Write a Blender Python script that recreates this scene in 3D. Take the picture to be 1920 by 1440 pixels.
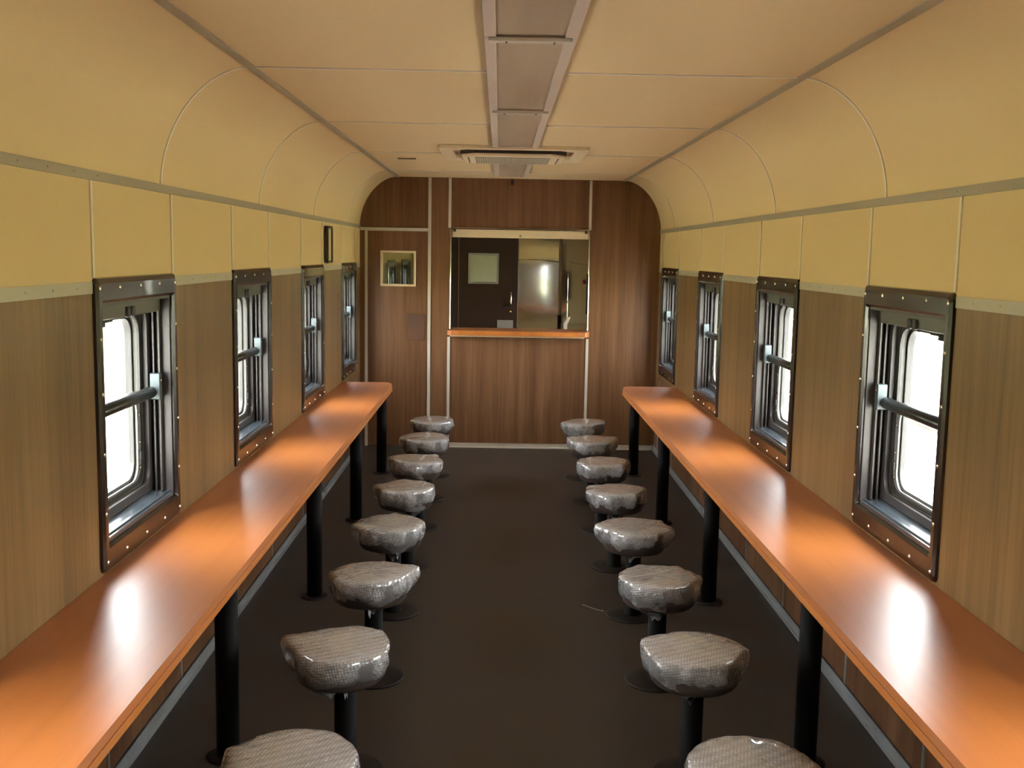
import bpy, bmesh, math, random
from mathutils import Vector, Matrix, noise
from math import sin, cos, pi

for _o in list(bpy.data.objects): bpy.data.objects.remove(_o)
S = bpy.context.scene
C = S.collection

# ------------------------------------------------------------------ camera
FPX, YAW, PITCH, ROLL = 1982.05, 0.0131, 0.1228, 0.0175
CAM = Vector((-0.0917, 0.0, 1.8382))
def make_camera():
    cd = bpy.data.cameras.new('camera'); co = bpy.data.objects.new('camera', cd); C.objects.link(co)
    fw = Vector((sin(YAW)*cos(PITCH), cos(YAW)*cos(PITCH), -sin(PITCH)))
    ri = Vector((cos(YAW), -sin(YAW), 0)); up = ri.cross(fw)
    r2 = ri*cos(ROLL)+up*sin(ROLL); u2 = -ri*sin(ROLL)+up*cos(ROLL)
    m = Matrix((r2, u2, -fw)).transposed().to_4x4(); m.translation = CAM
    co.matrix_world = m
    cd.sensor_width = 36; cd.lens = FPX/1920*36; cd.clip_start = 0.05; cd.clip_end = 300
    S.camera = co
make_camera()

# ------------------------------------------------------------------ sky, sun, exposure
W = bpy.data.worlds.new('World'); S.world = W; W.use_nodes = True
_nt = W.node_tree; _bg = _nt.nodes['Background']
_sky = _nt.nodes.new('ShaderNodeTexSky'); _sky.sky_type = 'NISHITA'; _sky.sun_disc = False
_sky.sun_elevation = math.radians(58); _sky.sun_rotation = math.radians(180); _sky.dust_density = 4.0
_sky.air_density = 1.0
_mx = _nt.nodes.new('ShaderNodeMix'); _mx.data_type = 'RGBA'; _mx.inputs[0].default_value = 0.65
_nt.links.new(_sky.outputs[0], _mx.inputs[6]); _mx.inputs[7].default_value = (9.0, 8.8, 8.6, 1)   # thin white cloud cover
_nt.links.new(_mx.outputs[2], _bg.inputs[0]); _bg.inputs[1].default_value = 0.62
_sd = bpy.data.lights.new('sun', 'SUN'); _sd.energy = 5.0; _sd.angle = math.radians(1.5); _sd.color = (1, .96, .9)
_so = bpy.data.objects.new('sun', _sd); C.objects.link(_so)
_so.rotation_euler = Vector((0.05, -0.62, 1.0)).to_track_quat('Z', 'Y').to_euler()
S.view_settings.view_transform = 'Standard'; S.view_settings.look = 'None'
S.view_settings.gamma = 1; S.view_settings.use_curve_mapping = False
S.view_settings.exposure = 3.25
S.cycles.max_bounces = 14; S.cycles.diffuse_bounces = 8; S.cycles.glossy_bounces = 6
S.cycles.transmission_bounces = 6; S.cycles.transparent_max_bounces = 24
S.cycles.sample_clamp_indirect = 12; S.cycles.caustics_reflective = False; S.cycles.caustics_refractive = False

# ------------------------------------------------------------------ dimensions
HW = 1.4; L = 9.933; H = 2.524; Z1 = 2.066; Z2 = 1.707; XC = 1.047
YA, YB, YK = -1.5, 15.6, 12.0
WT, WB, WW = 1.737, 0.756, 0.85
WIN_L = [-0.15, 1.64, 3.415, 5.19, 6.99, 8.78, 10.58, 12.36, 14.1]
WIN_R = [-0.15, 1.66, 3.44, 5.255, 7.07, 8.85, 10.65, 14.1]
OP = (0.05, 0.80, 0.09, 0.895)      # opening inside a window: y0, y1, z0, z1 from its corner
CT = 0.747

# ------------------------------------------------------------------ materials
def mat(name):
    m = bpy.data.materials.new(name); m.use_nodes = True
    return m, m.node_tree.nodes, m.node_tree.links, m.node_tree.nodes['Principled BSDF']
def simple(name, col, rough=.5, metal=0., spec=.5, coat=0., bump=0., bscale=50.):
    m, N, K, P = mat(name)
    P.inputs['Base Color'].default_value = (*col, 1); P.inputs['Roughness'].default_value = rough
    P.inputs['Metallic'].default_value = metal; P.inputs['Specular IOR Level'].default_value = spec
    P.inputs['Coat Weight'].default_value = coat
    if bump:
        t = N.new('ShaderNodeTexCoord'); n = N.new('ShaderNodeTexNoise'); n.inputs['Scale'].default_value = bscale
        b = N.new('ShaderNodeBump'); b.inputs['Strength'].default_value = bump; b.inputs['Distance'].default_value = .01
        K.new(t.outputs['Object'], n.inputs['Vector']); K.new(n.outputs[0], b.inputs['Height']); K.new(b.outputs[0], P.inputs['Normal'])
    return m
def ramp(N, K, src, stops):
    r = N.new('ShaderNodeValToRGB'); e = r.color_ramp.elements
    while len(e) < len(stops): e.new(.5)
    for x, (p, c) in zip(e, stops): x.position = p; x.color = (*c, 1)
    K.new(src, r.inputs[0]); return r
def wood(name, c0, c1, c2, rough=.42, axis='Z', sc=1., spec=.4):
    """laminate with a fine grain running along one axis and broad soft bands across it"""
    m, N, K, P = mat(name)
    t = N.new('ShaderNodeTexCoord')
    def nz(vec, scale, detail=4):
        mp = N.new('ShaderNodeMapping'); mp.inputs['Scale'].default_value = vec
        n = N.new('ShaderNodeTexNoise'); n.inputs['Scale'].default_value = scale; n.inputs['Detail'].default_value = detail
        K.new(t.outputs['Object'], mp.inputs[0]); K.new(mp.outputs[0], n.inputs['Vector']); return n
    lo = .035
    v = {'Z': (1, 1, lo), 'Y': (1, lo, 1), 'X': (lo, 1, 1)}[axis]
    a = nz(v, 55*sc, 6); b = nz(v, 11*sc, 2); c = nz(v, 160*sc, 2)
    ma = N.new('ShaderNodeMath'); ma.operation = 'MULTIPLY_ADD'; ma.inputs[1].default_value = .55
    K.new(b.outputs[0], ma.inputs[0]); 
    mb = N.new('ShaderNodeMath'); mb.operation = 'MULTIPLY_ADD'; mb.inputs[1].default_value = .35
    mc = N.new('ShaderNodeMath'); mc.operation = 'MULTIPLY'; mc.inputs[1].default_value = .1
    K.new(c.outputs[0], mc.inputs[0]); K.new(a.outputs[0], mb.inputs[0]); K.new(mc.outputs[0], mb.inputs[2]); K.new(mb.outputs[0], ma.inputs[2])
    r = ramp(N, K, ma.outputs[0], [(.38, c0), (.5, c1), (.62, c2)])
    K.new(r.outputs[0], P.inputs['Base Color'])
    P.inputs['Roughness'].default_value = rough; P.inputs['Specular IOR Level'].default_value = min(spec, 1)
    if spec > .9: P.inputs['IOR'].default_value = 1.62
    return m
M = {}
M['cream'] = simple('cream_laminate', (.63, .47, .254), .62, spec=.15, bump=.03, bscale=14)
M['creamlight'] = simple('cream_plastic', (.66, .53, .33), .4)
M['wood'] = wood('brown_wood_laminate', (.130, .073, .022), (.182, .104, .034), (.228, .133, .048))
M['woodend_shade'] = wood('brown_wood_laminate_end_and_shade', (.110, .047, .018), (.155, .073, .030), (.195, .098, .045))  # darker copy of the same laminate, also painting the shade under the counters
M['counter'] = wood('orange_counter_laminate', (.38, .115, .022), (.43, .135, .027), (.47, .155, .033), .37, 'Y', .6, spec=1.0)
M['counteredge'] = wood('orange_counter_edge', (.42, .14, .028), (.47, .165, .034), (.52, .18, .04), .35, 'Y', .6)
M['shelfedge'] = simple('shelf_end_block', (.80, .36, .12), .4)
M['trim'] = simple('grey_trim', (.33, .28, .20), .45, .1)
M['trimlight'] = simple('pale_grey_trim', (.66, .60, .50), .45)
M['lowrail'] = simple('grey_rail', (.42, .38, .30), .42, .1)
M['white'] = simple('white_paint', (.52, .47, .39), .4)
M['lamp'] = simple('lamp_frame_paint', (.52, .42, .34), .45)
M['alu'] = simple('grey_aluminium', (.42, .46, .47), .35, .6)
M['black'] = simple('black_metal', (.004, .0035, .003), .6, spec=.08)
M['discm'] = simple('dark_base_metal', (.012, .008, .006), .55, spec=.25)
M['rubber'] = simple('black_rubber', (.02, .02, .02), .5)
M['bronze'] = simple('dark_bronze_plastic', (.016, .011, .008), .2, spec=.6, coat=.2)
M['track'] = simple('grey_brown_track', (.048, .043, .042), .36)
M['trackpale'] = simple('pale_track', (.05, .046, .044), .38)
M['sill'] = simple('blue_grey_sill', (.06, .078, .095), .2, .2, spec=.7)
M['bracket'] = simple('blue_grey_bracket', (.09, .115, .125), .35, .3)
M['rail'] = simple('dark_grey_rail', (.02, .022, .02), .3, .2)
M['stile'] = simple('pale_sash_stile', (.20, .21, .20), .35, .2)
M['headrail'] = simple('grey_head_rail', (.085, .085, .07), .4)
M['screw'] = simple('bright_screw', (.75, .70, .62), .25, .9)
M['chrome'] = simple('chrome', (.55, .53, .49), .22, 1.)
M['brass'] = simple('brass', (.60, .42, .15), .2, 1.)
M['darkdoor'] = simple('dark_brown_door', (.035, .017, .012), .45)
M['red'] = simple('dark_red', (.12, .01, .012), .4)
M['cushion'] = simple('dark_vinyl', (.05, .035, .028), .4)
M['concrete'] = simple('pale_concrete', (.50, .49, .46), .9)
M['kerb'] = simple('brown_kerb', (.035, .02, .013), .9)
M['leaf'] = simple('leaf_green', (.20, .26, .10), .8)
M['bark'] = simple('bark', (.12, .08, .05), .9)
M['straw'] = simple('pale_straw', (.45, .42, .36), .5)
M['dark'] = simple('dark_slot', (.03, .016, .01), .6)
M['grille'] = simple('beige_grille', (.50, .44, .31), .5)

def floor_mat():
    m, N, K, P = mat('dark_speckled_vinyl')
    t = N.new('ShaderNodeTexCoord'); n = N.new('ShaderNodeTexNoise'); n.inputs['Scale'].default_value = 320; n.inputs['Detail'].default_value = 2
    K.new(t.outputs['Object'], n.inputs['Vector'])
    r = ramp(N, K, n.outputs[0], [(.3, (.030, .023, .016)), (.6, (.045, .035, .026)), (.78, (.075, .062, .046))])
    v = N.new('ShaderNodeTexVoronoi'); v.inputs['Scale'].default_value = 22; K.new(t.outputs['Object'], v.inputs['Vector'])
    r2 = ramp(N, K, v.outputs['Distance'], [(.0, (1, 1, 1)), (.045, (1, 1, 1)), (.06, (0, 0, 0))])
    n3 = N.new('ShaderNodeTexNoise'); n3.inputs['Scale'].default_value = 3; K.new(t.outputs['Object'], n3.inputs['Vector'])
    r3 = ramp(N, K, n3.outputs[0], [(.52, (0, 0, 0)), (.62, (1, 1, 1))])
    mm = N.new('ShaderNodeMath'); mm.operation = 'MULTIPLY'; K.new(r2.outputs[0], mm.inputs[0]); K.new(r3.outputs[0], mm.inputs[1])
    mx = N.new('ShaderNodeMix'); mx.data_type = 'RGBA'; K.new(mm.outputs[0], mx.inputs[0]); K.new(r.outputs[0], mx.inputs[6]); mx.inputs[7].default_value = (.09, .08, .06, 1)
    K.new(mx.outputs[2], P.inputs['Base Color'])
    P.inputs['Roughness'].default_value = .46; P.inputs['Specular IOR Level'].default_value = .4
    b = N.new('ShaderNodeBump'); b.inputs['Strength'].default_value = .12; b.inputs['Distance'].default_value = .002
    K.new(n.outputs[0], b.inputs['Height']); K.new(b.outputs[0], P.inputs['Normal'])
    return m
M['floor'] = floor_mat()
def glass_mat(name, tint=(1, 1, 1), gl=.5):
    m = bpy.data.materials.new(name); m.use_nodes = True; N = m.node_tree.nodes; K = m.node_tree.links
    N.remove(N['Principled BSDF']); out = N['Material Output']
    tr = N.new('ShaderNodeBsdfTransparent'); tr.inputs[0].default_value = (*tint, 1)
    g = N.new('ShaderNodeBsdfGlossy'); g.inputs['Roughness'].default_value = .02
    f = N.new('ShaderNodeFresnel'); f.inputs[0].default_value = 1.45
    mu = N.new('ShaderNodeMath'); mu.operation = 'MULTIPLY'; mu.inputs[1].default_value = gl; K.new(f.outputs[0], mu.inputs[0])
    mx = N.new('ShaderNodeMixShader'); K.new(mu.outputs[0], mx.inputs[0]); K.new(tr.outputs[0], mx.inputs[1]); K.new(g.outputs[0], mx.inputs[2])
    K.new(mx.outputs[0], out.inputs[0]); return m
M['glass'] = glass_mat('window_glass', (.97, .98, .97)); M['doorglass'] = glass_mat('door_glass', (.85, .9, .82), 1.2)
def steel_mat(name, col, rough, wave):
    m, N, K, P = mat(name)
    P.inputs['Base Color'].default_value = (*col, 1); P.inputs['Metallic'].default_value = 1; P.inputs['Roughness'].default_value = rough
    t = N.new('ShaderNodeTexCoord'); n = N.new('ShaderNodeTexNoise'); n.inputs['Scale'].default_value = 1.3; n.inputs['Detail'].default_value = 0
    b = N.new('ShaderNodeBump'); b.inputs['Strength'].default_value = wave; b.inputs['Distance'].default_value = .06
    K.new(t.outputs['Object'], n.inputs['Vector']); K.new(n.outputs[0], b.inputs['Height']); K.new(b.outputs[0], P.inputs['Normal']); return m
M['steel'] = steel_mat('stainless_steel', (.62, .63, .60), .085, .30)
M['plate'] = steel_mat('brushed_plate', (.50, .46, .43), .2, .05)
def diffuser_mat():
    m, N, K, P = mat('lamp_diffuser')
    t = N.new('ShaderNodeTexCoord'); mp = N.new('ShaderNodeMapping'); mp.inputs['Scale'].default_value = (12, .8, 1)
    n = N.new('ShaderNodeTexNoise'); n.inputs['Scale'].default_value = 1.0
    K.new(t.outputs['Object'], mp.inputs[0]); K.new(mp.outputs[0], n.inputs['Vector'])
    r = ramp(N, K, n.outputs[0], [(.35, (.36, .27, .18)), (.65, (.43, .33, .22))]); K.new(r.outputs[0], P.inputs['Base Color'])
    P.inputs['Roughness'].default_value = .35; return m
M['diffuser'] = diffuser_mat()
def wrap_mat():
    """bubble wrap: rows of small bubbles, cloudy film that shows a little of what it wraps"""
    m, N, K, P = mat('bubble_wrap'); out = N['Material Output']
    t = N.new('ShaderNodeTexCoord')
    v = N.new('ShaderNodeTexVoronoi'); v.inputs['Randomness'].default_value = .0; v.inputs['Scale'].default_value = 105
    rot = N.new('ShaderNodeMapping'); rot.inputs['Rotation'].default_value = (.25, .15, .28)
    K.new(t.outputs['Object'], rot.inputs[0]); K.new(rot.outputs[0], v.inputs['Vector'])
    n = N.new('ShaderNodeTexNoise'); n.inputs['Scale'].default_value = 42; n.inputs['Detail'].default_value = 7; n.inputs['Distortion'].default_value = 1.6
    K.new(t.outputs['Object'], n.inputs['Vector'])
    inv = N.new('ShaderNodeMath'); inv.operation = 'MULTIPLY_ADD'; inv.inputs[1].default_value = -1.1; inv.inputs[2].default_value = 1
    K.new(v.outputs['Distance'], inv.inputs[0])
    b1 = N.new('ShaderNodeBump'); b1.inputs['Strength'].default_value = .85; b1.inputs['Distance'].default_value = .004
    K.new(inv.outputs[0], b1.inputs['Height'])
    b2 = N.new('ShaderNodeBump'); b2.inputs['Strength'].default_value = .45; b2.inputs['Distance'].default_value = .02
    K.new(n.outputs[0], b2.inputs['Height']); K.new(b1.outputs[0], b2.inputs['Normal']); K.new(b2.outputs[0], P.inputs['Normal'])
    cr = ramp(N, K, inv.outputs[0], [(.35, (.25, .238, .222)), (.9, (.46, .44, .41))]); n4 = N.new('ShaderNodeTexNoise'); n4.inputs['Scale'].default_value = 7; n4.inputs['Detail'].default_value = 3; n4.inputs['Distortion'].default_value = .8
    K.new(t.outputs['Object'], n4.inputs['Vector'])
    m4 = N.new('ShaderNodeMapRange'); m4.inputs[1].default_value = .50; m4.inputs[2].default_value = .62; m4.inputs[3].default_value = 0; m4.inputs[4].default_value = .7
    K.new(n4.outputs[0], m4.inputs[0])
    sp = N.new('ShaderNodeSeparateXYZ'); K.new(t.outputs['Object'], sp.inputs[0])
    sk = N.new('ShaderNodeMapRange'); sk.inputs[1].default_value = .470; sk.inputs[2].default_value = .452; sk.inputs[3].default_value = .12; sk.inputs[4].default_value = 1
    K.new(sp.outputs[2], sk.inputs[0])     # the stretched top is one flat sheet, the skirt is bunched
    k4 = N.new('ShaderNodeMath'); k4.operation = 'MULTIPLY'; K.new(m4.outputs[0], k4.inputs[0]); K.new(sk.outputs[0], k4.inputs[1])
    x4 = N.new('ShaderNodeMix'); x4.data_type = 'RGBA'; K.new(k4.outputs[0], x4.inputs[0]); K.new(cr.outputs[0], x4.inputs[6]); x4.inputs[7].default_value = (.60, .61, .63, 1)
    K.new(x4.outputs[2], P.inputs['Base Color'])
    P.inputs['Roughness'].default_value = .12; P.inputs['Specular IOR Level'].default_value = 1.; P.inputs['Coat Weight'].default_value = 1.0; P.inputs['Coat IOR'].default_value = 1.7
    P.inputs['Coat Roughness'].default_value = .04
    tr = N.new('ShaderNodeBsdfTransparent'); mx = N.new('ShaderNodeMixShader')
    n2 = N.new('ShaderNodeTexNoise'); n2.inputs['Scale'].default_value = 9; K.new(t.outputs['Object'], n2.inputs['Vector'])
    mr = N.new('ShaderNodeMapRange'); mr.inputs[1].default_value = .46; mr.inputs[2].default_value = .60; mr.inputs[3].default_value = .06; mr.inputs[4].default_value = .55
    K.new(n2.outputs[0], mr.inputs[0]); k5 = N.new('ShaderNodeMath'); k5.operation = 'MULTIPLY'; K.new(mr.outputs[0], k5.inputs[0]); K.new(sk.outputs[0], k5.inputs[1]); K.new(k5.outputs[0], mx.inputs[0])
    K.new(P.outputs[0], mx.inputs[1]); K.new(tr.outputs[0], mx.inputs[2]); K.new(mx.outputs[0], out.inputs[0])
    return m
M['wrap'] = wrap_mat()
def lawn_mat():
    m, N, K, P = mat('lawn'); t = N.new('ShaderNodeTexCoord'); n = N.new('ShaderNodeTexNoise'); n.inputs['Scale'].default_value = .7; n.inputs['Detail'].default_value = 6
    K.new(t.outputs['Object'], n.inputs['Vector']); r = ramp(N, K, n.outputs[0], [(.35, (.38, .40, .22)), (.65, (.47, .48, .29))])
    K.new(r.outputs[0], P.inputs['Base Color']); P.inputs['Roughness'].default_value = .95; return m
M['lawn'] = lawn_mat()

# ------------------------------------------------------------------ mesh helpers
class MB:
    def __init__(s): s.v = []; s.f = []; s.m = []; s.sm = []
    def add(s, verts, faces, mi=0, smooth=False):
        o = len(s.v); s.v += [tuple(v) for v in verts]; s.f += [tuple(i+o for i in f) for f in faces]
        s.m += [mi]*len(faces); s.sm += [smooth]*len(faces); return s
    def box(s, x0, x1, y0, y1, z0, z1, mi=0):
        return s.add([(x0,y0,z0),(x1,y0,z0),(x1,y1,z0),(x0,y1,z0),(x0,y0,z1),(x1,y0,z1),(x1,y1,z1),(x0,y1,z1)],
                     [(0,3,2,1),(4,5,6,7),(0,1,5,4),(1,2,6,5),(2,3,7,6),(3,0,4,7)], mi)
    def prism(s, pts, fn, t0, t1, mi=0, smooth=False):
        """closed outline pts, fn(p, t) -> 3d, between t0 and t1"""
        n = len(pts); vs = [fn(p, t0) for p in pts]+[fn(p, t1) for p in pts]
        s.add(vs, [tuple(range(n)), tuple(range(2*n-1, n-1, -1))], mi)
        return s.add(vs, [(i, (i+1) % n, n+(i+1) % n, n+i) for i in range(n)], mi, smooth)
    def ring(s, outer, inner, fn, t0, t1, mi=0):
        n = len(outer); vs = [fn(p, t0) for p in outer]+[fn(p, t0) for p in inner]+[fn(p, t1) for p in outer]+[fn(p, t1) for p in inner]
        f = []
        for i in range(n):
            j = (i+1) % n
            f += [(i, j, n+j, n+i), (2*n+i, 3*n+i, 3*n+j, 2*n+j), (i, 2*n+i, 2*n+j, j), (n+i, n+j, 3*n+j, 3*n+i)]
        return s.add(vs, f, mi)
    def lathe(s, prof, c=(0, 0, 0), n=32, mi=0, smooth=True):
        """prof: list of (r, z), axis z; ends closed when r = 0"""
        vs = []; f = []
        for r, z in prof: vs += [(c[0]+r*cos(2*pi*i/n), c[1]+r*sin(2*pi*i/n), c[2]+z) for i in range(n)]
        for k in range(len(prof)-1):
            for i in range(n):
                j = (i+1) % n; f.append((k*n+i, k*n+j, (k+1)*n+j, (k+1)*n+i))
        f.append(tuple(range(n-1, -1, -1))); f.append(tuple((len(prof)-1)*n+i for i in range(n)))
        return s.add(vs, f, mi, smooth)
    def tube(s, path, r, n=12, mi=0, smooth=True):
        vs = []; f = []; path = [Vector(p) for p in path]
        for k, p in enumerate(path):
            d = (path[min(k+1, len(path)-1)]-path[max(k-1, 0)]).normalized()
            a = d.cross(Vector((0, 0, 1)));
            if a.length < .1: a = d.cross(Vector((1, 0, 0)))
            a.normalize(); b = d.cross(a)
            rr = r[k] if isinstance(r, (list, tuple)) else r
            vs += [tuple(p+a*rr*cos(2*pi*i/n)+b*rr*sin(2*pi*i/n)) for i in range(n)]
        for k in range(len(path)-1):
            for i in range(n): j = (i+1) % n; f.append((k*n+i, k*n+j, (k+1)*n+j, (k+1)*n+i))
        f.append(tuple(range(n-1, -1, -1))); f.append(tuple((len(path)-1)*n+i for i in range(n)))
        return s.add(vs, f, mi, smooth)
    def build(s, name, mats, parent=None, bevel=0., seg=2, loc=None):
        me = bpy.data.meshes.new(name); me.from_pydata(s.v, [], s.f)
        if not isinstance(mats, (list, tuple)): mats = [mats]
        for m in mats: me.materials.append(m)
        for p, mi, sm in zip(me.polygons, s.m, s.sm): p.material_index = mi; p.use_smooth = sm
        bm = bmesh.new(); bm.from_mesh(me); bmesh.ops.recalc_face_normals(bm, faces=bm.faces); bm.to_mesh(me); bm.free()
        o = bpy.data.objects.new(name, me); C.objects.link(o)
        if parent: o.parent = parent
        if loc: o.location = loc
        if bevel:
            b = o.modifiers.new('bevel', 'BEVEL'); b.width = bevel; b.segments = seg; b.limit_method = 'ANGLE'; b.angle_limit = .6
        return o
def tag(o, label=None, cat=None, group=None, kind=None):
    if label: o['label'] = label
    if cat: o['category'] = cat
    if group: o['group'] = group
    if kind: o['kind'] = kind
    return o
def empty(name, loc, label=None, cat=None, group=None, kind=None):
    o = bpy.data.objects.new(name, None); o.empty_display_size = .1; C.objects.link(o); o.location = loc
    return tag(o, label, cat, group, kind)
def copy_tree(o, parent=None):
    c = o.copy(); C.objects.link(c)
    if parent: c.parent = parent
    for ch in [x for x in bpy.data.objects if x.parent == o]: copy_tree(ch, c)
    return c
def rrect(x0, x1, z0, z1, r, n=8):
    pts = []
    for cx, cz, a0 in ((x1-r, z1-r, 0), (x0+r, z1-r, 90), (x0+r, z0+r, 180), (x1-r, z0+r, 270)):
        for i in range(n+1):
            a = math.radians(a0+90*i/n); pts.append((cx+r*cos(a), cz+r*sin(a)))
    return pts
def cove(n=24, off=0.):
    """right-hand curve of the roof, from the side wall up to the flat ceiling"""
    e = 2/1.88; out = []
    for i in range(n+1):
        a = pi/2*i/n; out.append((XC+(HW-XC-off)*cos(a)**e, Z1+(H-Z1-off)*sin(a)**e))
    return out

# ------------------------------------------------------------------ setting: shell of the carriage
def cells(mb, xs, zs, hole, fn, mi):
    for i in range(len(xs)-1):
        for j in range(len(zs)-1):
            cx, cz = (xs[i]+xs[i+1])/2, (zs[j]+zs[j+1])/2
            if xs[i+1]-xs[i] < 1e-6 or zs[j+1]-zs[j] < 1e-6 or hole(cx, cz): continue
            fn(mb, xs[i], xs[i+1], zs[j], zs[j+1], mi(cx, cz))
for side, sg, wins in (('left', -1, WIN_L), ('right', 1, WIN_R)):
    mb = MB(); ys = sorted([YA, YB]+[w+OP[0] for w in wins]+[w+OP[1] for w in wins])
    zs = [-.12, 0, CT-.035, WB+OP[2], WB+OP[3], Z2, Z1+.03]
    inw = lambda y, z: any(w+OP[0] < y < w+OP[1] for w in wins) and WB+OP[2] < z < WB+OP[3]
    def put(mb, y0, y1, z0, z1, m):
        a, b = sorted((sg*HW, sg*(HW+.15))); mb.box(a, b, y0, y1, z0, z1, m)
    cells(mb, ys, zs, inw, put, lambda y, z: 1 if z > Z2 else 2 if z < CT-.035 else 0)  # dado is the same laminate, under-counter shade painted in with the darker copy
    o = mb.build('wall_'+side, [M['wood'], M['cream'], M['woodend_shade']])
    tag(o, side+' side wall, cream panels above brown wood laminate', 'wall', kind='structure')
mb = MB(); mb.box(-HW-.15, HW+.15, YA, YB, -.12, 0)
tag(mb.build('floor', M['floor']), 'dark speckled vinyl floor of the aisle', 'floor', kind='structure')
cv = cove(); prof = [(-x, z) for x, z in cv]+[(x, z) for x, z in reversed(cv)]
mb = MB(); n = len(prof); ny = 36
outer = [(x*1.05, z+.07) for x, z in prof]
for pr in (prof, outer):
    ysub = [YA+(YB-YA)*k/ny for k in range(ny+1)]
    mb.add([(x, y, z) for y in ysub for x, z in pr], [(k*n+i, (k+1)*n+i, (k+1)*n+i+1, k*n+i+1) for k in range(ny) for i in range(n-1)], 0, True)
o = mb.build('ceiling', M['cream']); tag(o, 'cream panelled ceiling with curved sides', 'ceiling', kind='structure')
# rear wall behind the camera, with a closed door
mb = MB()
cells(mb, [-HW, -.6, .6, HW], [0, 2.05, Z1], lambda x, z: abs(x) < .6 and z < 2.05, lambda m, a, b, c, d, i: m.box(a, b, YA-.05, YA, c, d, i), lambda x, z: 0)
mb.prism([(x, z) for x, z in prof], lambda p, t: (p[0], t, p[1]), YA-.05, YA)
mb.box(-.6, .6, YA-.04, YA-.005, 0, 2.05)
tag(mb.build('wall_rear', M['woodend_shade']), 'rear end wall with a closed door', 'wall', kind='structure')

# end wall with door opening and serving hatch
DX0, DX1, DZ = -1.325, -.768, 2.03
HX0, HX1, HZ0, HZ1 = -.552, .737, 1.06, 2.066
mb = MB()
cells(mb, [-HW, DX0, DX1, HX0, HX1, HW], [0, HZ0, DZ, HZ1], lambda x, z: (DX0 < x < DX1 and z < DZ) or (HX0 < x < HX1 and z > HZ0),
      lambda m, a, b, c, d, i: m.box(a, b, L, L+.05, c, d, i), lambda x, z: 0)
mb.prism(prof, lambda p, t: (p[0], t, p[1]), L, L+.05)
tag(mb.build('wall_end', M['woodend_shade']), 'brown wood end wall around the door and serving hatch', 'wall', kind='structure')
mb = MB(); cells(mb, [-.68, HX0, HX1, HW], [0, HZ0, HZ1], lambda x, z: HX0 < x < HX1 and z > HZ0, lambda m, a, b, c, d, i: m.box(a, b, L+.0505, L+.056, c, d, i), lambda x, z: 0)
mb.prism([(x, z) for x, z in prof if x > -.68] + [(-.68, H), (-.68, Z1)], lambda p, t: (p[0], t, p[1]), L+.0505, L+.056)
tag(mb.build('wall_kitchen_front', M['cream']), 'cream lining on the kitchen side of the serving hatch wall', 'wall', kind='structure')
# partitions beyond
mb = MB(); mb.box(-.72, -.68, L+.05, YK, 0, H-.002)
tag(mb.build('wall_corridor', M['cream']), 'cream partition between corridor and kitchen behind the door window', 'wall', kind='structure')
mb = MB(); cells(mb, [-.68, -.56, .115, 1.4], [0, 2.06, H-.002], lambda x, z: -.56 < x < .115 and z < 2.06,
      lambda m, a, b, c, d, i: m.box(a, b, YK, YK+.05, c, d, i), lambda x, z: 0)
tag(mb.build('wall_kitchen', M['darkdoor']), 'dark rear wall of the kitchen seen through the hatch', 'wall', kind='structure')
mb = MB(); mb.box(-HW, HW, YB, YB+.05, 0, H)
tag(mb.build('wall_far', M['white']), 'pale far wall glimpsed through the small door window', 'wall', kind='structure')

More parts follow.
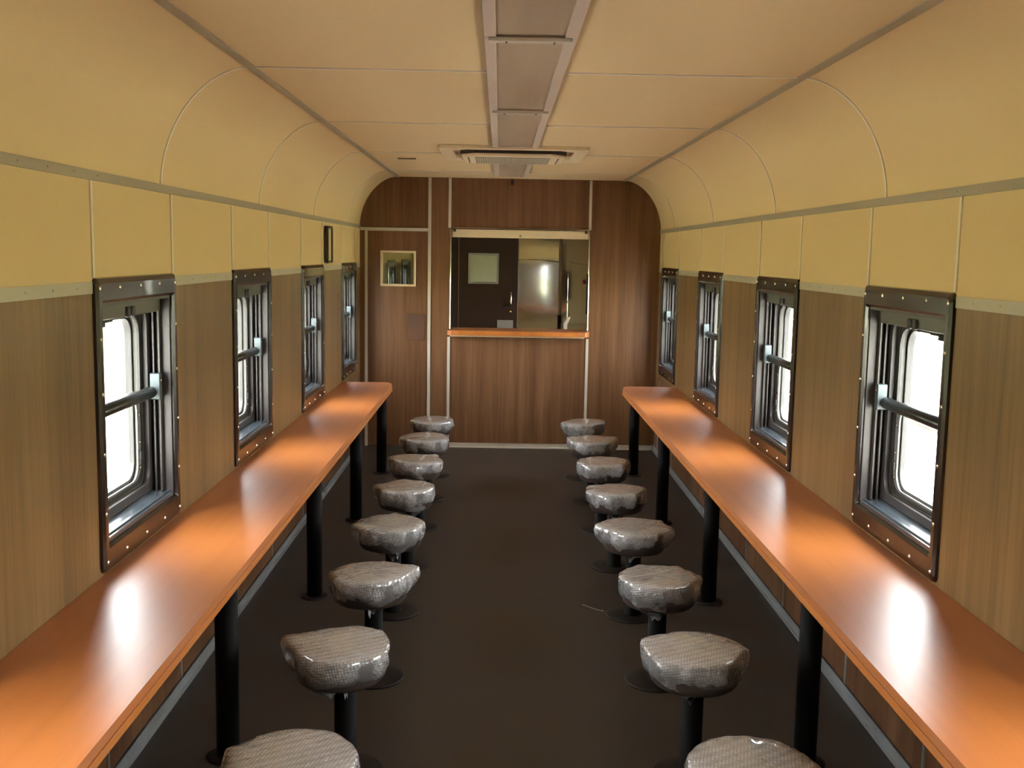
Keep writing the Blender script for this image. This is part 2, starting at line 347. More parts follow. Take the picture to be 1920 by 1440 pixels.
# ------------------------------------------------------------------ trims
TN = [0]
def trim(mb, label, m='trim', name='trim', **k):
    TN[0] += 1
    return tag(mb.build('trim_%d' % TN[0], M[m], **k), label, 'trim', kind='structure')
def screws(mb, sg, x, ys, z):
    for y in ys:
        c = [(sg*(x-.002), y+.0028*cos(a*pi/4), z+.0028*sin(a*pi/4)) for a in range(8)]
        d = [(sg*x, y+.0036*cos(a*pi/4), z+.0036*sin(a*pi/4)) for a in range(8)]
        mb.add(c+d, [tuple(range(8))]+[(i, (i+1) % 8, 8+(i+1) % 8, 8+i) for i in range(8)])
for side, sg, wins in (('left', -1, WIN_L), ('right', 1, WIN_R)):
    def bx(mb, y0, y1, z0, z1, t=.004):
        a, b = sorted((sg*HW, sg*(HW-t))); mb.box(a, b, y0, y1, z0, z1)
    mb = MB(); bx(mb, YA, L-.001, Z1-.019, Z1+.013, .006)
    screws(mb, sg, HW-.006, [1.2+.19*i for i in range(13)], Z1-.002)
    trim(mb, 'long grey rail screwed along the %s wall below the curved ceiling' % side)
    # rail between cream and wood, cut at every window
    e = [YA]+sum([[w, w+WW] for w in wins if w < L], [])+[L-.001]
    for i in range(0, len(e), 2):
        mb = MB(); bx(mb, e[i]+.001, e[i+1]-.001, Z2-.020, Z2+.018)
        if e[i+1] > 1: screws(mb, sg, HW-.004, [e[i]+.08+.18*k for k in range(int((e[i+1]-e[i]-.1)/.18)+1)], Z2)
        if e[i+1] > 2: trim(mb, '%s wall grey rail on the wood edge, %s' % (side, 'before the nearest window' if e[i] < 3 else 'beyond the farthest window' if e[i+1] > 9.9 else 'between the %s windows' % ['nearest and second', 'second and third', 'third and farthest'][min(2, max(0, i//2-3))]), 'lowrail')
        else: trim(mb, 'grey rail on the %s wall behind the camera, %s' % (side, 'rear piece' if i == 0 else 'front piece'), 'lowrail')
    for k, w in enumerate([w for w in wins if w < L]):
        nth = ['', '', 'nearest', 'second', 'third', 'farthest'][k]
        if not nth: continue
        for yy, ed in ((w+.012, 'near'), (w+WW-.012, 'far')):
            mb = MB(); bx(mb, yy-.008, yy+.008, WT, Z1-.020, .005)
            trim(mb, 'slim vertical strip above the %s edge of the %s %s window' % (ed, nth, side), 'trimlight')
            mb = MB(); bx(mb, yy-.008, yy+.008, .053, CT-.06, .005)
            trim(mb, 'slim vertical strip under the counter, %s edge of the %s %s window' % (ed, nth, side), 'alu')
    # baseboard: upright flange and floor flange
    mb = MB(); a, b = sorted((sg*HW, sg*(HW-.006))); mb.box(a, b, YA, L-.001, 0, .052)
    a, b = sorted((sg*HW, sg*(HW-.020))); mb.box(a, b, YA, L-.001, 0, .008)
    a, b = sorted((sg*HW, sg*(HW-.010))); mb.box(a, b, YA, L-.001, .045, .052)
    screws(mb, sg, HW-.006, [1.5+.3*i for i in range(28)], .028)
    tag(mb.build('baseboard_'+side, M['alu']), 'grey metal skirting along the foot of the %s wall' % side, 'baseboard', kind='structure')
    # strip where curve meets flat ceiling
    mb = MB(); x = XC*sg; mb.box(x-.019, x+.019, YA, L-.001, H-.006, H-.0005)
    trim(mb, 'long grey strip along the %s edge of the flat ceiling' % side)
for k, y in enumerate([2.45, 4.131, 5.80, 7.49, 9.166]):
    mb = MB(); cv2 = cove(32, .005); p2 = [(-a, b) for a, b in cv2]+[(a, b) for a, b in reversed(cv2)]
    cv3 = cove(32, 0); p3 = [(-a, b) for a, b in cv3]+[(a, b) for a, b in reversed(cv3)]
    n = len(p2); w = .007
    vs = [(a, y-w, b) for a, b in p2]+[(a, y+w, b) for a, b in p2]+[(a, y-w, b) for a, b in p3]+[(a, y+w, b) for a, b in p3]
    f = []
    for i in range(n-1): f += [(i, i+1, n+i+1, n+i), (i, 2*n+i, 2*n+i+1, i+1), (n+i, n+i+1, 3*n+i+1, 3*n+i)]
    mb.add(vs, f, 0, False)
    trim(mb, 'thin bead arching over the ceiling, %s' % ['just ahead of the camera', 'nearest in view', 'second in view', 'third, over the air conditioner', 'last before the end wall'][k], 'trimlight')
# end wall strips
def ebox(x0, x1, z0, z1, label, m='white', t=.010):
    mb = MB(); mb.box(x0, x1, L-t, L, z0, z1)
    if z1-z0 > .5: 
        for i in range(int((z1-z0)/.2)): mb.lathe([(.0045, 0), (.0045, .002)], (0, 0, 0), 8) if False else mb.box((x0+x1)/2-.003, (x0+x1)/2+.003, L-t-.0015, L-t, z0+.1+.2*i, z0+.106+.2*i)
    return trim(mb, label, m, bevel=.002)
ebox(-.765, -.737, .0, H-.003, 'white strip right of the brown door, floor to ceiling')
ebox(-.578, -.552, HZ1, H-.003, 'white strip above the left edge of the serving hatch')
ebox(-.578, -.552, .045, HZ0-.01, 'white strip below the left edge of the serving hatch')
ebox(.727, .752, HZ1, H-.003, 'white strip above the right edge of the serving hatch')
ebox(.727, .752, .045, HZ0-.01, 'white strip below the right edge of the serving hatch')
ebox(-1.394, -.766, DZ, DZ+.028, 'white horizontal strip over the brown door')
ebox(-1.352, -1.327, 0, DZ, 'white strip on the hinge side of the brown door')
mb = MB(); mb.box(-.55, HW-.012, L-.006, L, 0, .042); mb.box(-.55, HW-.012, L-.012, L, .034, .042); mb.box(-.55, HW-.036, L-.035, L, 0, .008)
tag(mb.build('baseboard_end', M['white']), 'pale skirting along the foot of the end wall', 'baseboard', kind='structure')
mb = MB(); mb.box(-.005, .025, L-.012, L, 2.468, H-.004)
trim(mb, 'tiny brown stub at the top centre of the end wall', 'dark')
# chrome edging of the hatch
mb = MB(); mb.box(HX0-.006, HX1+.006, L-.014, L+.05, HZ1-.008, HZ1+.006); trim(mb, 'chrome edge along the top of the serving hatch', 'chrome', bevel=.004)
mb = MB(); mb.box(HX0-.007, HX0+.003, L-.012, L+.06, 1.125, HZ1-.009); trim(mb, 'chrome edge on the left side of the serving hatch', 'chrome', bevel=.004)
mb = MB(); mb.box(HX1-.003, HX1+.007, L-.012, L+.06, 1.125, HZ1-.009); trim(mb, 'chrome edge on the right side of the serving hatch', 'chrome', bevel=.004)

# ------------------------------------------------------------------ windows
def make_window(sg, name):
    """corner of the window at the wall plane; y runs along the car, d goes outwards"""
    root = empty(name, (0, 0, 0))
    fn = lambda p, d: (sg*d, p[0], p[1])
    P0 = rrect(0, WW, 0, WT-WB, .022)
    mid = rrect(.018, WW-.018, .02, WT-WB-.02, .02); inn = rrect(OP[0], OP[1], OP[2], OP[3], .006)
    # moulded flange: rises from the wall, flat face, rolls back into the opening
    mb = MB(); n = len(P0)
    loops = [[fn(p, -.0005) for p in P0], [fn(p, -.010) for p in rrect(.003, WW-.003, .003, WT-WB-.003, .022)], [fn(p, -.017) for p in mid],
             [fn(p, -.017) for p in rrect(OP[0]-.008, OP[1]+.008, OP[2]-.012, OP[3]+.012, .010)], [fn(p, -.008) for p in rrect(OP[0]-.001, OP[1]+.001, OP[2]-.002, OP[3]+.002, .007)], [fn(p, .012) for p in inn]]
    vs = sum(loops, []); f = []
    for k in range(len(loops)-1):
        for i in range(n): j = (i+1) % n; f.append((k*n+i, k*n+j, (k+1)*n+j, (k+1)*n+i))
    mb.add(vs, f, 0, False)
    fr = mb.build('frame', M['bronze'], root)
    # screws
    sc = MB(); c = [(sg*-.003, .0055*cos(a*pi/5), .0055*sin(a*pi/5)) for a in range(10)]; d = [(0, .0085*cos(a*pi/5), .0085*sin(a*pi/5)) for a in range(10)]
    sc.add(c+d, [tuple(range(10))]+[(i, (i+1) % 10, 10+(i+1) % 10, 10+i) for i in range(10)], 0, True)
    hh = WT-WB; pos = []
    for y in (.028, .21, .42, .63, WW-.028): pos += [(y, hh-.035), (y, .035)]
    for z in (.2, .4, .6, .78): pos += [(.026, z), (WW-.026, z)]
    s0 = None
    for (y, z) in pos:
        if s0 is None: s = s0 = sc.build('screw', M['screw'], fr)
        else: s = s0.copy(); C.objects.link(s); s.parent = fr
        s.location = (sg*-.0165, y, z)
    y0, y1, z0, z1 = OP
    # lining of the recess
    mb = MB()
    def b(mb, ya, yb, za, zb, da, db):
        a_, b_ = sorted((sg*da, sg*db)); mb.box(a_, b_, ya, yb, za, zb)
    b(mb, y0, y0+.010, z0, z1, 0, .15); b(mb, y1-.010, y1, z0, z1, 0, .15); b(mb, y0, y1, z1-.010, z1, 0, .15)
    mb.build('jamb_lining', M['track'], root)
    # sill: shallow slope
    mb = MB(); mb.prism([(0.0, z0), (.0, z0+.014), (.105, z0+.030), (.105, z0)], lambda p, t: (sg*p[0], t, p[1]), y0+.010, y1-.010)
    b(mb, y0+.01, y1-.01, z0+.01, z0+.022, .010, .022)
    mb.build('sill', M['sill'], root)
    # guide tracks on both jambs
    for ya, yb in ((y1-.034, y1-.010), (y0+.010, y0+.034)):
        mb = MB()
        for da, db in ((.034, .040), (.056, .062)): b(mb, ya, yb, z0+.022, z1-.01, da, db)
        mb.build('guide_track', M['trackpale'], root)
    # sash channel: nested rounded rings stepping towards the glass
    mb = MB()
    mb.ring(rrect(y0+.010, y1-.010, z0+.026, z1-.010, .003), rrect(y0+.055, y1-.055, z0+.060, z1-.050, .06), fn, .076, .098)
    mb.build('inner_surround', M['track'], root)
    mb = MB()
    mb.ring(rrect(y0+.010, y1-.010, z0+.012, z1-.010, .003), rrect(y0+.080, y1-.080, z0+.075, z1-.070, .075), fn, .105, .122)
    mb.ring(rrect(y0+.050, y1-.050, z0+.052, z1-.045, .062), rrect(y0+.062, y1-.062, z0+.064, z1-.056, .062), fn, .098, .105)
    mb.build('outer_surround', M['headrail'], root)
    mb = MB()
    mb.ring(rrect(y0+.074, y1-.074, z0+.069, z1-.064, .075), rrect(y0+.086, y1-.086, z0+.081, z1-.076, .075), fn, .096, .105)
    mb.ring(rrect(y0+.0, y1-.0, z0+.0, z1-.0, .003), rrect(y0+.094, y1-.094, z0+.09, z1-.085, .07), fn, .124, .15)
    mb.build('gasket', M['rubber'], root)
    mb = MB(); b(mb, y0+.07, y1-.07, z0+.07, z1-.07, .1225, .1238)
    mb.build('glass_pane', M['glass'], root)
    # lower sash stiles, pale, with fixings
    zm = .515
    mb = MB(); mb.ring(rrect(y0+.078, y1-.078, z0+.072, zm+.012, .074), rrect(y0+.122, y1-.122, z0+.088, zm-.010, .066), fn, .0985, .1035)
    st = mb.build('lower_sash', M['stile'], root)
    for ym in (y1-.102, y0+.102):
        for z in (.22, .32, .43):
            mb = MB(); mb.tube([(sg*.0952, ym, z), (sg*.0985, ym, z)], .0065, 10); mb.build('screw', M['screw'], st)
        mb = MB(); b(mb, ym-.012, ym+.012, .250, .285, .089, .0985); mb.build('latch', M['rubber'], st, bevel=.002)
    # meeting rail tube and its brackets
    mb = MB(); mb.tube([(sg*.060, y0+.012, zm), (sg*.060, y1-.012, zm)], .023, 20); mb.build('meeting_rail', M['rail'], root)
    for ya, yb in ((y1-.070, y1-.038), (y0+.038, y0+.070)):
        mb = MB(); mb.prism(rrect(ya, yb, zm-.03, zm+.075, .008, 4), fn, .026, .062); br = mb.build('bracket', M['bracket'], root, bevel=.002)
        mb = MB(); mb.tube([(sg*.022, (ya+yb)/2, zm+.048), (sg*.026, (ya+yb)/2, zm+.048)], .006, 10); mb.build('screw', M['screw'], br)
    # head rail with blind clips
    mb = MB(); b(mb, y0+.012, y1-.036, z1-.062, z1-.011, .030, .074); hr = mb.build('head_rail', M['headrail'], root, bevel=.004)
    ymid = (y0+y1)/2
    for q in (-.040, .010):
        mb = MB(); b(mb, ymid+q, ymid+q+.030, z1-.064, z1-.026, .020, .031); mb.build('clip', M['rubber'], hr, bevel=.003)
    mb = MB(); b(mb, y0+.02, y0+.22, z1-.092, z1-.061, .058, .073); b(mb, y0+.18, y0+.29, z1-.078, z1-.061, .058, .073); mb.build('latch_bar', M['rubber'], hr, bevel=.003)
    return root
WN = [0]
nthw = ['first behind the camera', 'second behind the camera', 'nearest', 'second nearest', 'third nearest', 'farthest', 'first beyond the end wall', 'second beyond the end wall', 'last beyond the end wall']
for side, sg, wins in (('left', -1, WIN_L), ('right', 1, WIN_R)):
    proto = make_window(sg, 'window_p')
    for k, w in enumerate(wins):
        o = proto if k == 0 else copy_tree(proto)
        WN[0] += 1; o.name = 'window_%d' % WN[0]; o.location = (sg*HW, w, WB)
        tag(o, '%s dark-framed window in the %s wall' % (nthw[k], side) if 2 <= k < 6 else '%s wall window, %s' % (side, nthw[k]), 'window', kind='structure')

# ------------------------------------------------------------------ counters
def make_counter(sg, name, xf, yend, legs, label):
    root = empty(name, (sg*1.2, 0, 0), label, 'counter', 'long wall counters')
    ox = sg*1.2; t = .052; ch = .06; yn = .25
    # outline in x,y (local), chamfered free corner
    pts = [(sg*(HW-.002)-ox, yn), (sg*xf-ox, yn), (sg*xf-ox, yend-.16), (sg*(xf+ch*.35)-ox, yend-.05), (sg*(xf+ch)-ox, yend), (sg*(HW-.002)-ox, yend)]
    mb = MB(); mb.prism(pts, lambda p, z: (p[0], p[1], z), CT-t, CT)
    mb.build('counter_top', M['counter'], root, bevel=.012, seg=4)
    # edge band, slightly proud with a centre line
    mb = MB(); a, b_ = sorted((sg*xf-ox, sg*(xf-.004)-ox)); mb.box(a, b_, yn, yend-.17, CT-t+.001, CT-.027)
    mb.build('edge_band', M['counteredge'], root, bevel=.0018)
    leg0 = None
    for y in legs:
        if leg0 is None:
            mb = MB(); mb.lathe([(.041, 0), (.041, CT-t)], (0, 0, 0), 28)
            lg = leg0 = mb.build('leg', M['black'], root)
            mb = MB(); mb.lathe([(.075, .0005), (.075, .005), (.068, .009), (.045, .010)], (0, 0, 0), 32); ft = mb.build('foot_plate', M['discm'], lg)
            mb = MB(); mb.box(-.07, .07, -.05, .05, CT-t-.006, CT-t-.0003); pl = mb.build('top_plate', M['black'], lg)
            kids = (ft, pl)
        else:
            lg = leg0.copy(); C.objects.link(lg); lg.parent = root
            for k in kids: c = k.copy(); C.objects.link(c); c.parent = lg
        lg.location = (sg*1.055-ox, y, 0)
    return root
make_counter(-1, 'counter', .967, 8.82, [.36, 2.0, 3.675, 5.485, 7.115, 8.69], 'long narrow orange wood counter on black posts along the left wall')
make_counter(1, 'counter', .937, 8.80, [.36, 2.0, 3.675, 5.485, 7.150, 8.74], 'long narrow orange wood counter on black posts along the right wall')

# ------------------------------------------------------------------ stools in bubble wrap
def wrap_mesh(seed, ears, tail, squash):
    rnd = random.Random(seed); n = 112; o = Vector((seed*7.3, seed*3.1, 0))
    def R(a):
        r = .166+.009*noise.noise(Vector((cos(a)*1.3, sin(a)*1.3, 0))+o)+.004*noise.noise(Vector((cos(a)*5, sin(a)*5, 3))+o)
        return r
    def ear(a, w):
        return sum(h*max(0, 1-abs((a-e+pi) % (2*pi)-pi)/(w*ww))**1.4 for e, h, ww in ears)
    rings = []   # (radius factor, z, edge weight, crease weight)
    prof = [(.0, .480, 0, 0), (.25, .480, 0, .05), (.5, .480, 0, .05), (.75, .479, .05, .05), (.90, .477, .3, .1), (.985, .473, .8, .15), (1.03, .466, 1., .3),
            (1.05, .455, 1.1, .5), (1.055, .440, 1., .9), (1.05, .422, .8, 1.1), (1.02, .403, .5, 1.3), (.97, .386, .3, 1.5), (.88, .371, .1, 1.5), (.74, .359, 0, 1.3), (.56, .350, 0, 1.), (.38, .343, 0, .8), (.29, .330, 0, .5), (.275, .318, 0, .6)]
    verts = []; nr = len(prof)
    sl = rnd.uniform(-.012, .012); sdir = rnd.uniform(0, 6.28)
    for k, (rf, z, ew, cw) in enumerate(prof):
        for i in range(n):
            a = 2*pi*i/n
            r = R(a)*rf
            r += ear(a, .5)*ew
            zz = z - (.480-squash)*0
            # diagonal fold creases on the skirt
            q = Vector((cos(a)*1.7+z*14, sin(a)*1.7, z*7+seed))+o
            rg = (1-abs(noise.noise(q))*2.6)
            q2 = Vector((cos(a)*8, sin(a)*8, z*30+seed*2.))
            rg2 = (1-abs(noise.noise(q2))*2.2)
            r += cw*(.0075*rg-.005+.0022*rg2)*(1 if rf > .3 else .25)
            if 7 <= k <= 13: zz += .004*noise.noise(q2)
            if k < 7: zz += .0018*noise.noise(Vector((cos(a)*rf*4, sin(a)*rf*4, seed)))+sl*rf*cos(a-sdir)*.7+ear(a, .55)*.25*rf**4
            for ta, tw, tl, tr in tail:
                wgt = max(0, 1-abs((a-ta+pi) % (2*pi)-pi)/tw)
                if k >= 12: zz -= wgt**1.5*tl*(min(1, (k-11)/4)); r += wgt*tr*(1 if k < 17 else .6)
            verts.append((r*cos(a), r*sin(a), zz))
    f = []
    for k in range(nr-1):
        for i in range(n): j = (i+1) % n; f.append((k*n+i, k*n+j, (k+1)*n+j, (k+1)*n+i))
    mb = MB(); mb.add(verts, f, 0, True); return mb
STX = .613
YS = [2.73+.84*i for i in range(8)]
place = ['nearest to the camera, cut by the frame bottom', 'second from the camera', 'third from the camera', 'fourth from the camera',
         'fifth from the camera', 'third from the end wall', 'second from the end wall', 'nearest to the end wall']
def stool(sg, k):
    rnd = random.Random(100*k+(7 if sg > 0 else 3))
    side = 'left' if sg < 0 else 'right'
    root = empty('bar_stool', (sg*STX, YS[k], 0), 'bubble-wrapped round stool in the %s row, %s' % (side, place[k]), 'stool', 'bubble-wrapped stools of the %s row' % side)
    mb = MB(); mb.lathe([(.132, .0005), (.132, .006), (.126, .010), (.050, .012)], (0, 0, 0), 48); bs = mb.build('base_plate', M['discm'], root)
    mb = MB(); mb.lathe([(.047, .010), (.047, .014), (.039, .020), (.039, .345)], (0, 0, 0), 32); mb.build('post', M['black'], root)
    off = -.016 if sg < 0 else 0.002
    mb = MB(); mb.lathe([(.08, .345), (.145, .352), (.156, .365), (.160, .40), (.160, .44), (.154, .458), (.13, .468), (.001, .470)], (off, 0, 0), 48); mb.build('seat', M['cushion'], root)
    ears = [(rnd.uniform(0, 2*pi), rnd.uniform(.010, .030), rnd.uniform(.5, 1.1)) for _ in range(rnd.choice([2, 3, 4]))]
    # loose outer fold towards the near wall, as most wraps have
    ears.append(((pi if sg < 0 else 0)+rnd.uniform(-.3, .3), rnd.uniform(.012, .024), 1.2))
    tail = [(-pi/2+rnd.uniform(-.7, .7), rnd.uniform(.35, .7), rnd.uniform(.015, .045), rnd.uniform(.0, .02)) for _ in range(rnd.choice([1, 2]))]
    tail.append((rnd.uniform(0, 6.28), .5, .02, .01))
    w = wrap_mesh(11*k+(5 if sg > 0 else 1), ears, tail, 0).build('bubble_wrap', M['wrap'], root, loc=(off, 0, 0))
    # a strip of clear tape / torn flap hanging from the gather
    a = -pi/2+rnd.uniform(-.9, .9); r0 = .05; hgt = rnd.uniform(.02, .05); wd = rnd.uniform(.012, .028); mbf = MB(); vs = []
    for i in range(5):
        for j in range(4):
            u = (i/4-.5)*wd*(1-.5*j/3); rr = r0+.012*j/3+.004*sin(i*2+j)
            vs.append((off+rr*cos(a)-u*sin(a), rr*sin(a)+u*cos(a), .335-hgt*j/3*(.6+.4*((i*7+k) % 3)/2)))
    mbf.add(vs, [(i*4+j, (i+1)*4+j, (i+1)*4+j+1, i*4+j+1) for i in range(4) for j in range(3)], 0, True)
    fl = mbf.build('loose_flap', M['wrap'], w); fl.location = (-off, 0, 0)
    return root
for sg in (-1, 1):
    for k in range(8): stool(sg, k)

# ------------------------------------------------------------------ brown door in the end wall
door = empty('door_1', (DX0, L, 0)); tag(door, 'brown wood door with a small square window at the left of the end wall', 'door', kind='structure')
wx0, wx1, wz0, wz1 = -1.204-DX0, -.881-DX0, 1.52, 1.842
mb = MB(); cells(mb, [.004, wx0, wx1, DX1-DX0-.004], [.008, wz0, wz1, DZ-.004], lambda x, z: wx0 < x < wx1 and wz0 < z < wz1,
      lambda m, a, b, c, d, i: m.box(a, b, .006, .044, c, d, i), lambda x, z: 0)
mb.build('door_leaf', M['woodend_shade'], door)
mb = MB(); fn = lambda p, t: (p[0], t, p[1])
mb.ring(rrect(wx0-.004, wx1+.004, wz0-.004, wz1+.004, .004, 3), rrect(wx0+.016, wx1-.016, wz0+.016, wz1-.016, .003, 3), fn, -.006, .050)
mb.build('window_bead', M['creamlight'], door)
mb = MB(); mb.box(wx0+.012, wx1-.012, .024, .028, wz0+.012, wz1-.012); mb.build('glass_pane', M['doorglass'], door)
mb = MB(); mb.prism(rrect(-.955-DX0, -.787-DX0, 1.012, 1.258, .006, 3), fn, .0025, .006)
for x in (-.945, -.797):
    for z in (1.022, 1.248): mb.box(x-DX0-.003, x-DX0+.003, .001, .0025, z-.003, z+.003)
mb.build('push_plate', M['plate'], door)['label'] = 'bright brushed metal push plate'

# ------------------------------------------------------------------ serving hatch: shutter, shelf
sh = empty('roller_shutter', (.0925, L, HZ1-.09), 'cream bottom rail of the raised hatch shutter with a lock', 'shutter')
mb = MB(); mb.box(HX0-.0925+.008, HX1-.0925-.008, .004, .044, .004, .078); mb.box(HX0-.0925+.008, HX1-.0925-.008, -.002, .01, .060, .078)
mb.build('bottom_rail', M['creamlight'], sh, bevel=.003)
mb = MB(); mb.tube([(0.0, -.004, .022), (0, .004, .022)], .012, 16); mb.build('lock', M['brass'], sh)
for x in (HX0-.0925+.02, HX1-.0925-.045):
    mb = MB(); mb.box(x, x+.025, -.006, .004, .055, .080); mb.build('corner_stop', M['dark'], sh)
mb = MB()
sx0, sx1 = -.575, .748
pts = [(sx0, -.09), (sx0+.035, -.13), (sx1-.035, -.13), (sx1, -.09), (sx1, -.016), (HX1-.008, -.016), (HX1-.008, .28), (HX0+.008, .28), (HX0+.008, -.016), (sx0, -.016)]
shelf = empty('serving_shelf', (0, L, 0), 'orange wood serving shelf with angled corners at the foot of the hatch', 'shelf')
mb.prism(pts, lambda p, z: (p[0], p[1], z), 1.075, 1.121); mb.build('shelf_board', M['counter'], shelf, bevel=.004)
mb = MB(); mb.box(sx0+.10, sx1-.10, -.1335, -.1305, 1.079, 1.117); mb.build('edge_band', M['counteredge'], shelf)
mb = MB(); mb.box(sx0+.03, sx1-.04, -.085, -.001, 1.060, 1.0745); mb.build('support_batten', M['creamlight'], shelf, bevel=.002)
mb = MB(); mb.lathe([(.001, 0), (.022, .004), (.026, .02), (.018, .036), (.001, .040)], (0, 0, 0), 14)
kn = mb.build('valve_knob', M['red'], loc=(HX1+.008, L+.09, 1.60)); tag(kn, 'small dark red knob just inside the right edge of the hatch', 'knob')
mb = MB(); mb.box(HX1-.012, HX1+.06, L+.06, L+.09, 1.28, 1.66); 
o = trim(mb, 'dark jamb post behind the right edge of the hatch', 'dark')
kn.location = (HX1-.035, L+.075, 1.585); kn.rotation_euler = (0, -pi/2, 0); kn.location.x = HX1-.0115

# ------------------------------------------------------------------ kitchen seen through the hatch
kd = empty('door_2', (-.56, YK, 0)); tag(kd, 'dark brown kitchen door with a square window, seen through the hatch', 'door', kind='structure')
kw0, kw1, kz0, kz1 = -.446+.56, -.110+.56, 1.497, 1.832
mb = MB(); cells(mb, [.004, kw0, kw1, .671], [.008, kz0, kz1, 2.055], lambda x, z: kw0 < x < kw1 and kz0 < z < kz1,
      lambda m, a, b, c, d, i: m.box(a, b, -.005, .04, c, d, i), lambda x, z: 0)
mb.build('door_leaf', M['darkdoor'], kd)
mb = MB(); mb.ring(rrect(kw0-.004, kw1+.004, kz0-.004, kz1+.004, .004, 3), rrect(kw0+.018, kw1-.018, kz0+.018, kz1-.018, .003, 3), fn, -.012, .045); mb.build('window_bead', M['alu'], kd)
mb = MB(); mb.box(kw0+.012, kw1-.012, .015, .019, kz0+.012, kz1-.012); mb.build('glass_pane', M['doorglass'], kd)
mb = MB(); hx = .036+.56
mb.tube([(hx, -.006, 1.405), (hx, -.04, 1.40), (hx, -.048, 1.36), (hx, -.048, 1.30), (hx, -.04, 1.262), (hx, -.006, 1.257)], [.011, .010, .009, .012, .009, .010], 12); mb.build('pull_handle', M['chrome'], kd)
mb = MB(); mb.tube([(hx-.005, -.006, 1.185), (hx-.005, -.026, 1.185)], .015, 16); mb.build('lock', M['brass'], kd)
mb = MB(); mb.box(-.115+.56, .065+.56, -.018, -.0055, .98, 1.087); mb.build('kick_plate', M['alu'], kd)
mb = MB(); mb.box(0, .452, -.004, 0, .85, 2.30); mb.tube([(0, -.004, 1.765), (.15, -.004, 1.775), (.30, -.004, 1.770), (.452, -.004, 1.752)], .0045, 12)  # thin tube is an added ridge, shaped to give a reflected line of light
st = mb.build('splashback', M['steel'], loc=(.119, YK-.012, 0)); st.rotation_euler.z = math.radians(-9)
tag(st, 'flat stainless steel splashback right of the dark kitchen door', 'splashback')
mb = MB(); mb.box(.568, .596, YK-.12, YK-.001, 1.16, 2.30)
tag(mb.build('pipe_cover', M['white']), 'slim white vertical duct between the two steel sheets', 'duct')
mb = MB(); mb.box(.60, .668, YK-.18, YK-.001, .85, 2.30); mb.box(.655, 1.30, YK-.17, YK-.16, .85, 2.30); mb.tube([(.668, YK-.17, 1.765), (.72, YK-.17, 1.745), (.80, YK-.17, 1.735), (1.2, YK-.17, 1.73)], .004, 10)  # added ridge carries the bright reflection line on across the cabinet front
st = mb.build('steel_cabinet', M['steel'], bevel=.002); tag(st, 'tall stainless steel kitchen cabinet at the right of the hatch', 'cabinet')
wt_ = empty('steel_worktop', (.95, YK-.45, 0), 'stainless steel kitchen worktop behind the hatch, its edge highlight added as a white piece', 'worktop')
mb = MB(); mb.box(-.33, .43, -.28, .27, .99, 1.02); mb.build('top', M['steel'], wt_, bevel=.004)
mb = MB()
mb.prism([(-.345, 1.02), (-.35, 1.10), (-.30, 1.17), (-.275, 1.17), (-.31, 1.09), (-.31, 1.02)], lambda p, t: (p[0], t, p[1]), -.20, -.17); mb.build('edge_highlight', M['white'], wt_)  # white piece painted in for the bright highlight on the worktop edge
for x in (-.31, .40):
    for y in (-.25, .24):
        mb = MB(); mb.lathe([(.018, 0), (.018, .99)], (x, y, 0), 14); mb.build('leg', M['alu'], wt_)

# ------------------------------------------------------------------ ceiling lights
def ceiling_light(y0, y1, label, zd=0., first=False, endcap=True):
    root = empty('ceiling_light', (-.008, (y0+y1)/2, H), label, 'light', 'switched-off ceiling lights')
    h = (y1-y0)/2; w = .146; wi = .108
    mb = MB()
    for a, b in ((-w, -wi), (wi, w)): mb.box(a, b, -h, h, -.018, -.0065)
    mb.box(-w, -w+.004, -h, h, -.018, -.0065)
    if endcap: mb.box(-wi, wi, h-.035, h, -.018, -.0065)
    mb.build('frame', M['lamp'], root, bevel=.0025)
    mb = MB(); mb.box(-wi, wi, -h+.001, h-(.035 if endcap else 0), -.0105+zd, -.0068+zd); mb.build('diffuser', M['diffuser'], root)
    if not endcap:
        mb = MB(); mb.box(-w+.014, w-.014, h-.012, h+.028, -.030, -.0185)
        cb = mb.build('cross_bar', M['white'], root, bevel=.002)
        for x in (-.075, .075):
            for y in (.0, .017): mb = MB(); mb.lathe([(.0035, -.0315), (.0035, -.030)], (x, h+y, 0), 8); mb.build('screw', M['dark'], cb)
    return root
ceiling_light(1.72, 3.405, 'nearest switched-off ceiling light, at the top edge of the picture', 0.0, endcap=False)
ceiling_light(3.4055, 5.115, 'long middle ceiling light between the two white cross bars', endcap=False)
ceiling_light(5.1155, 6.87, 'ceiling light whose far end meets the air conditioner')
ceiling_light(7.93, 9.45, 'short-looking ceiling light between the air conditioner and the end wall')
# ------------------------------------------------------------------ ceiling air conditioner
ac = empty('air_conditioner', (-.015, 7.37, H), 'square cream ceiling air conditioner with a central grille', 'air conditioner')
mb = MB(); fz = lambda p, z: (p[0], p[1], z)
hw, hd = .485, .475
def octo(a, b, c): return [(-a+c, -b), (a-c, -b), (a, -b+c), (a, b-c), (a-c, b), (-a+c, b), (-a, b-c), (-a, -b+c)]
mb.ring(octo(hw, hd, .004), octo(.40, .385, .10), fz, -.022, -.001); mb.build('panel', M['creamlight'], ac, bevel=.004)
mb = MB(); mb.prism(octo(.352, .322, .097), fz, -.036, -.002); mb.build('air_slot', M['dark'], ac)
mb = MB()
n = 8
lo = [octo(.345, .315, .095), octo(.345, .315, .095), octo(.335, .305, .09), octo(.32, .29, .07)]
zs = [-.0362, -.048, -.053, -.055]; vs = []
for pl, z in zip(lo, zs): vs += [(x, y, z) for x, y in pl]
f = [(k*n+i, k*n+(i+1) % n, (k+1)*n+(i+1) % n, (k+1)*n+i) for k in range(3) for i in range(n)]+[tuple(24+i for i in range(8))]
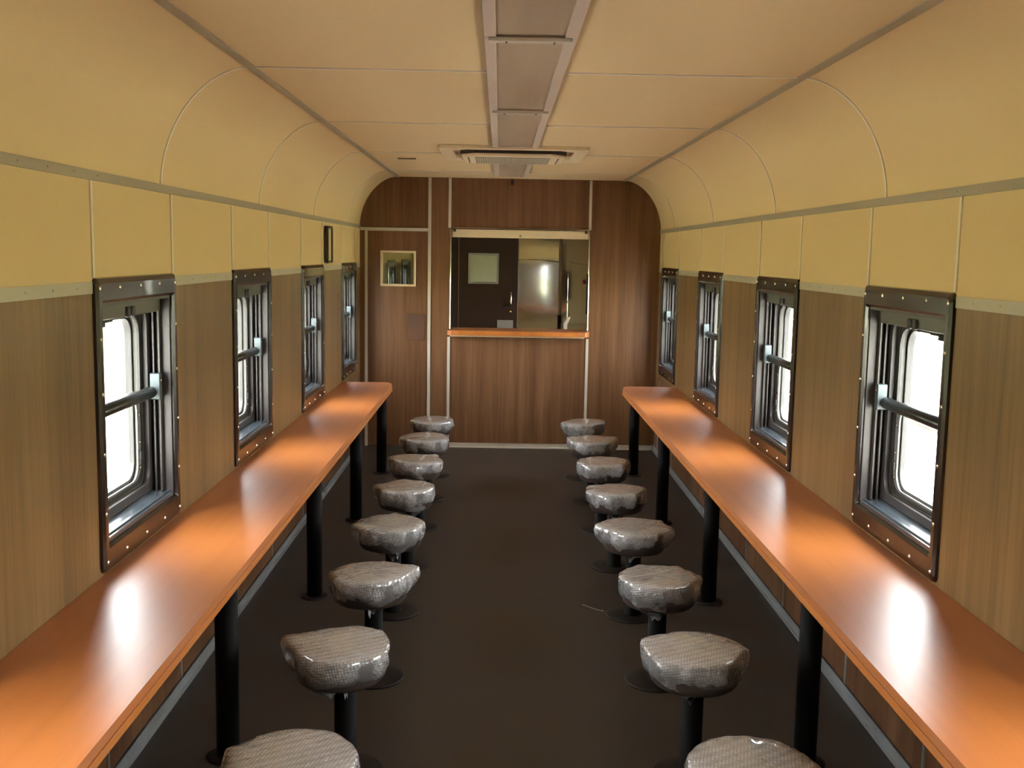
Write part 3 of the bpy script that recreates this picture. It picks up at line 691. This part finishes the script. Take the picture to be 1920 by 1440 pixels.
mb.add(vs, f); mb.build('body', M['creamlight'], ac, bevel=.003)
mb = MB(); mb.box(-.255, .245, -.235, .235, -.0568, -.0552); gr = mb.build('grille', M['dark'], ac)
mb = MB()
for i in range(33): x = -.255+.5*i/32; mb.box(x-.0022, x+.0022, -.235, .235, -.0576, -.0568)
for i in range(21): y = -.235+.47*i/20; mb.box(-.255, .245, y-.0035, y+.0035, -.0578, -.0568)
mb.build('grille_bars', M['grille'], gr)
for s_ in (-1, 1):
    mb = MB(); mb.box(s_*.300-.004, s_*.300+.004, -.22, .22, -.0562, -.0545); mb.build('louvre_line', M['dark'], ac)
mb = MB(); mb.box(-.07, .07, -.025, .025, -.006, -.0005)
for i in range(7): mb.box(-.065, .065, -.022+.0066*i, -.020+.0066*i, -.010, -.006, 1)
tag(mb.build('ceiling_vent', [M['creamlight'], M['dark']], loc=(-.79, 7.92, H)), 'small slotted vent in the ceiling left of the air conditioner', 'vent')
# framed panel on the left wall
gp = empty('wall_panel', (-HW, 8.02, 1.88), 'small framed rectangular box high on the left wall between third and farthest windows', 'wall box')
mb = MB(); fx = lambda p, t: (t, p[0], p[1])
mb.ring(rrect(-.11, .11, -.138, .138, .02, 5), rrect(-.092, .092, -.120, .120, .012, 5), fx, .0055, .034); mb.build('frame', M['bronze'], gp, bevel=.002)
mb = MB(); mb.prism(rrect(-.093, .093, -.121, .121, .012, 5), fx, .0055, .022); mb.build('cover', M['creamlight'], gp)
# bit of straw on the floor
mb = MB(); mb.tube([(.372, 5.395, .004), (.41, 5.345, .006), (.445, 5.318, .003), (.475, 5.30, .0035)], .0018, 6)
tag(mb.build('straw', M['straw']), 'thin pale straw lying on the floor beside a right-row stool base', 'straw')

# ------------------------------------------------------------------ outside
GZ = -1.1
mb = MB(); mb.box(-60, 60, -50, 70, GZ-.2, GZ-.03); tag(mb.build('lawn', M['lawn']), 'sunlit pale green lawn outside the windows', 'lawn', kind='structure')
for sg, nm in ((-1, 'left'), (1, 'right')):
    mb = MB(); a, b = sorted((sg*1.9, sg*7.4)); mb.box(a, b, -30, 50, GZ-.03, GZ)
    tag(mb.build('pavement', M['concrete']), 'bright concrete paving outside the %s windows' % nm, 'pavement', kind='structure')
    mb = MB(); a, b = sorted((sg*7.4, sg*7.65)); mb.box(a, b, -30, 50, GZ-.03, GZ+.06)
    tag(mb.build('kerb', M['kerb']), 'brown kerb line on the lawn outside the %s windows' % nm, 'kerb', kind='structure')
    mb = MB(); a, b = sorted((sg*17.8, sg*18.2)); mb.box(a, b, -30, 60, GZ-.03, GZ+.35)
    tag(mb.build('garden_wall', M['kerb']), 'low brown garden wall beyond the lawn outside the %s windows' % nm, 'wall', kind='structure')
def shrub_mesh(seed):
    bm = bmesh.new(); bmesh.ops.create_icosphere(bm, subdivisions=4, radius=1)
    for v in bm.verts:
        d = v.co.normalized(); v.co = d*(1+.28*noise.noise(d*2.2+Vector((seed, 0, 0)))+.10*noise.noise(d*7+Vector((seed, 5, 0))))
    me = bpy.data.meshes.new('shrub'); bm.to_mesh(me); bm.free(); me.materials.append(M['leaf']); return me
SM = [shrub_mesh(i*3.3) for i in range(3)]
for sg, nm in ((-1, 'left'), (1, 'right')):
    for k in range(9):
        rnd = random.Random(k+50*sg); y = 8+k*6.4
        t = empty('tree', (sg*(22+k%2*1.2), y, GZ), 'round green tree beyond the lawn outside the %s windows' % nm, 'tree', 'trees beyond the %s lawn' % nm)
        cr = bpy.data.objects.new('crown', SM[k % 3]); C.objects.link(cr); cr.parent = t; cr.location = (0, 0, 2.6); cr.scale = (2.1, 2.4, 1.7)
        mb = MB(); mb.tube([(0, 0, 0), (.05, 0, .9), (0, .05, 1.8)], [.2, .15, .12], 10); mb.build('trunk', M['bark'], t)
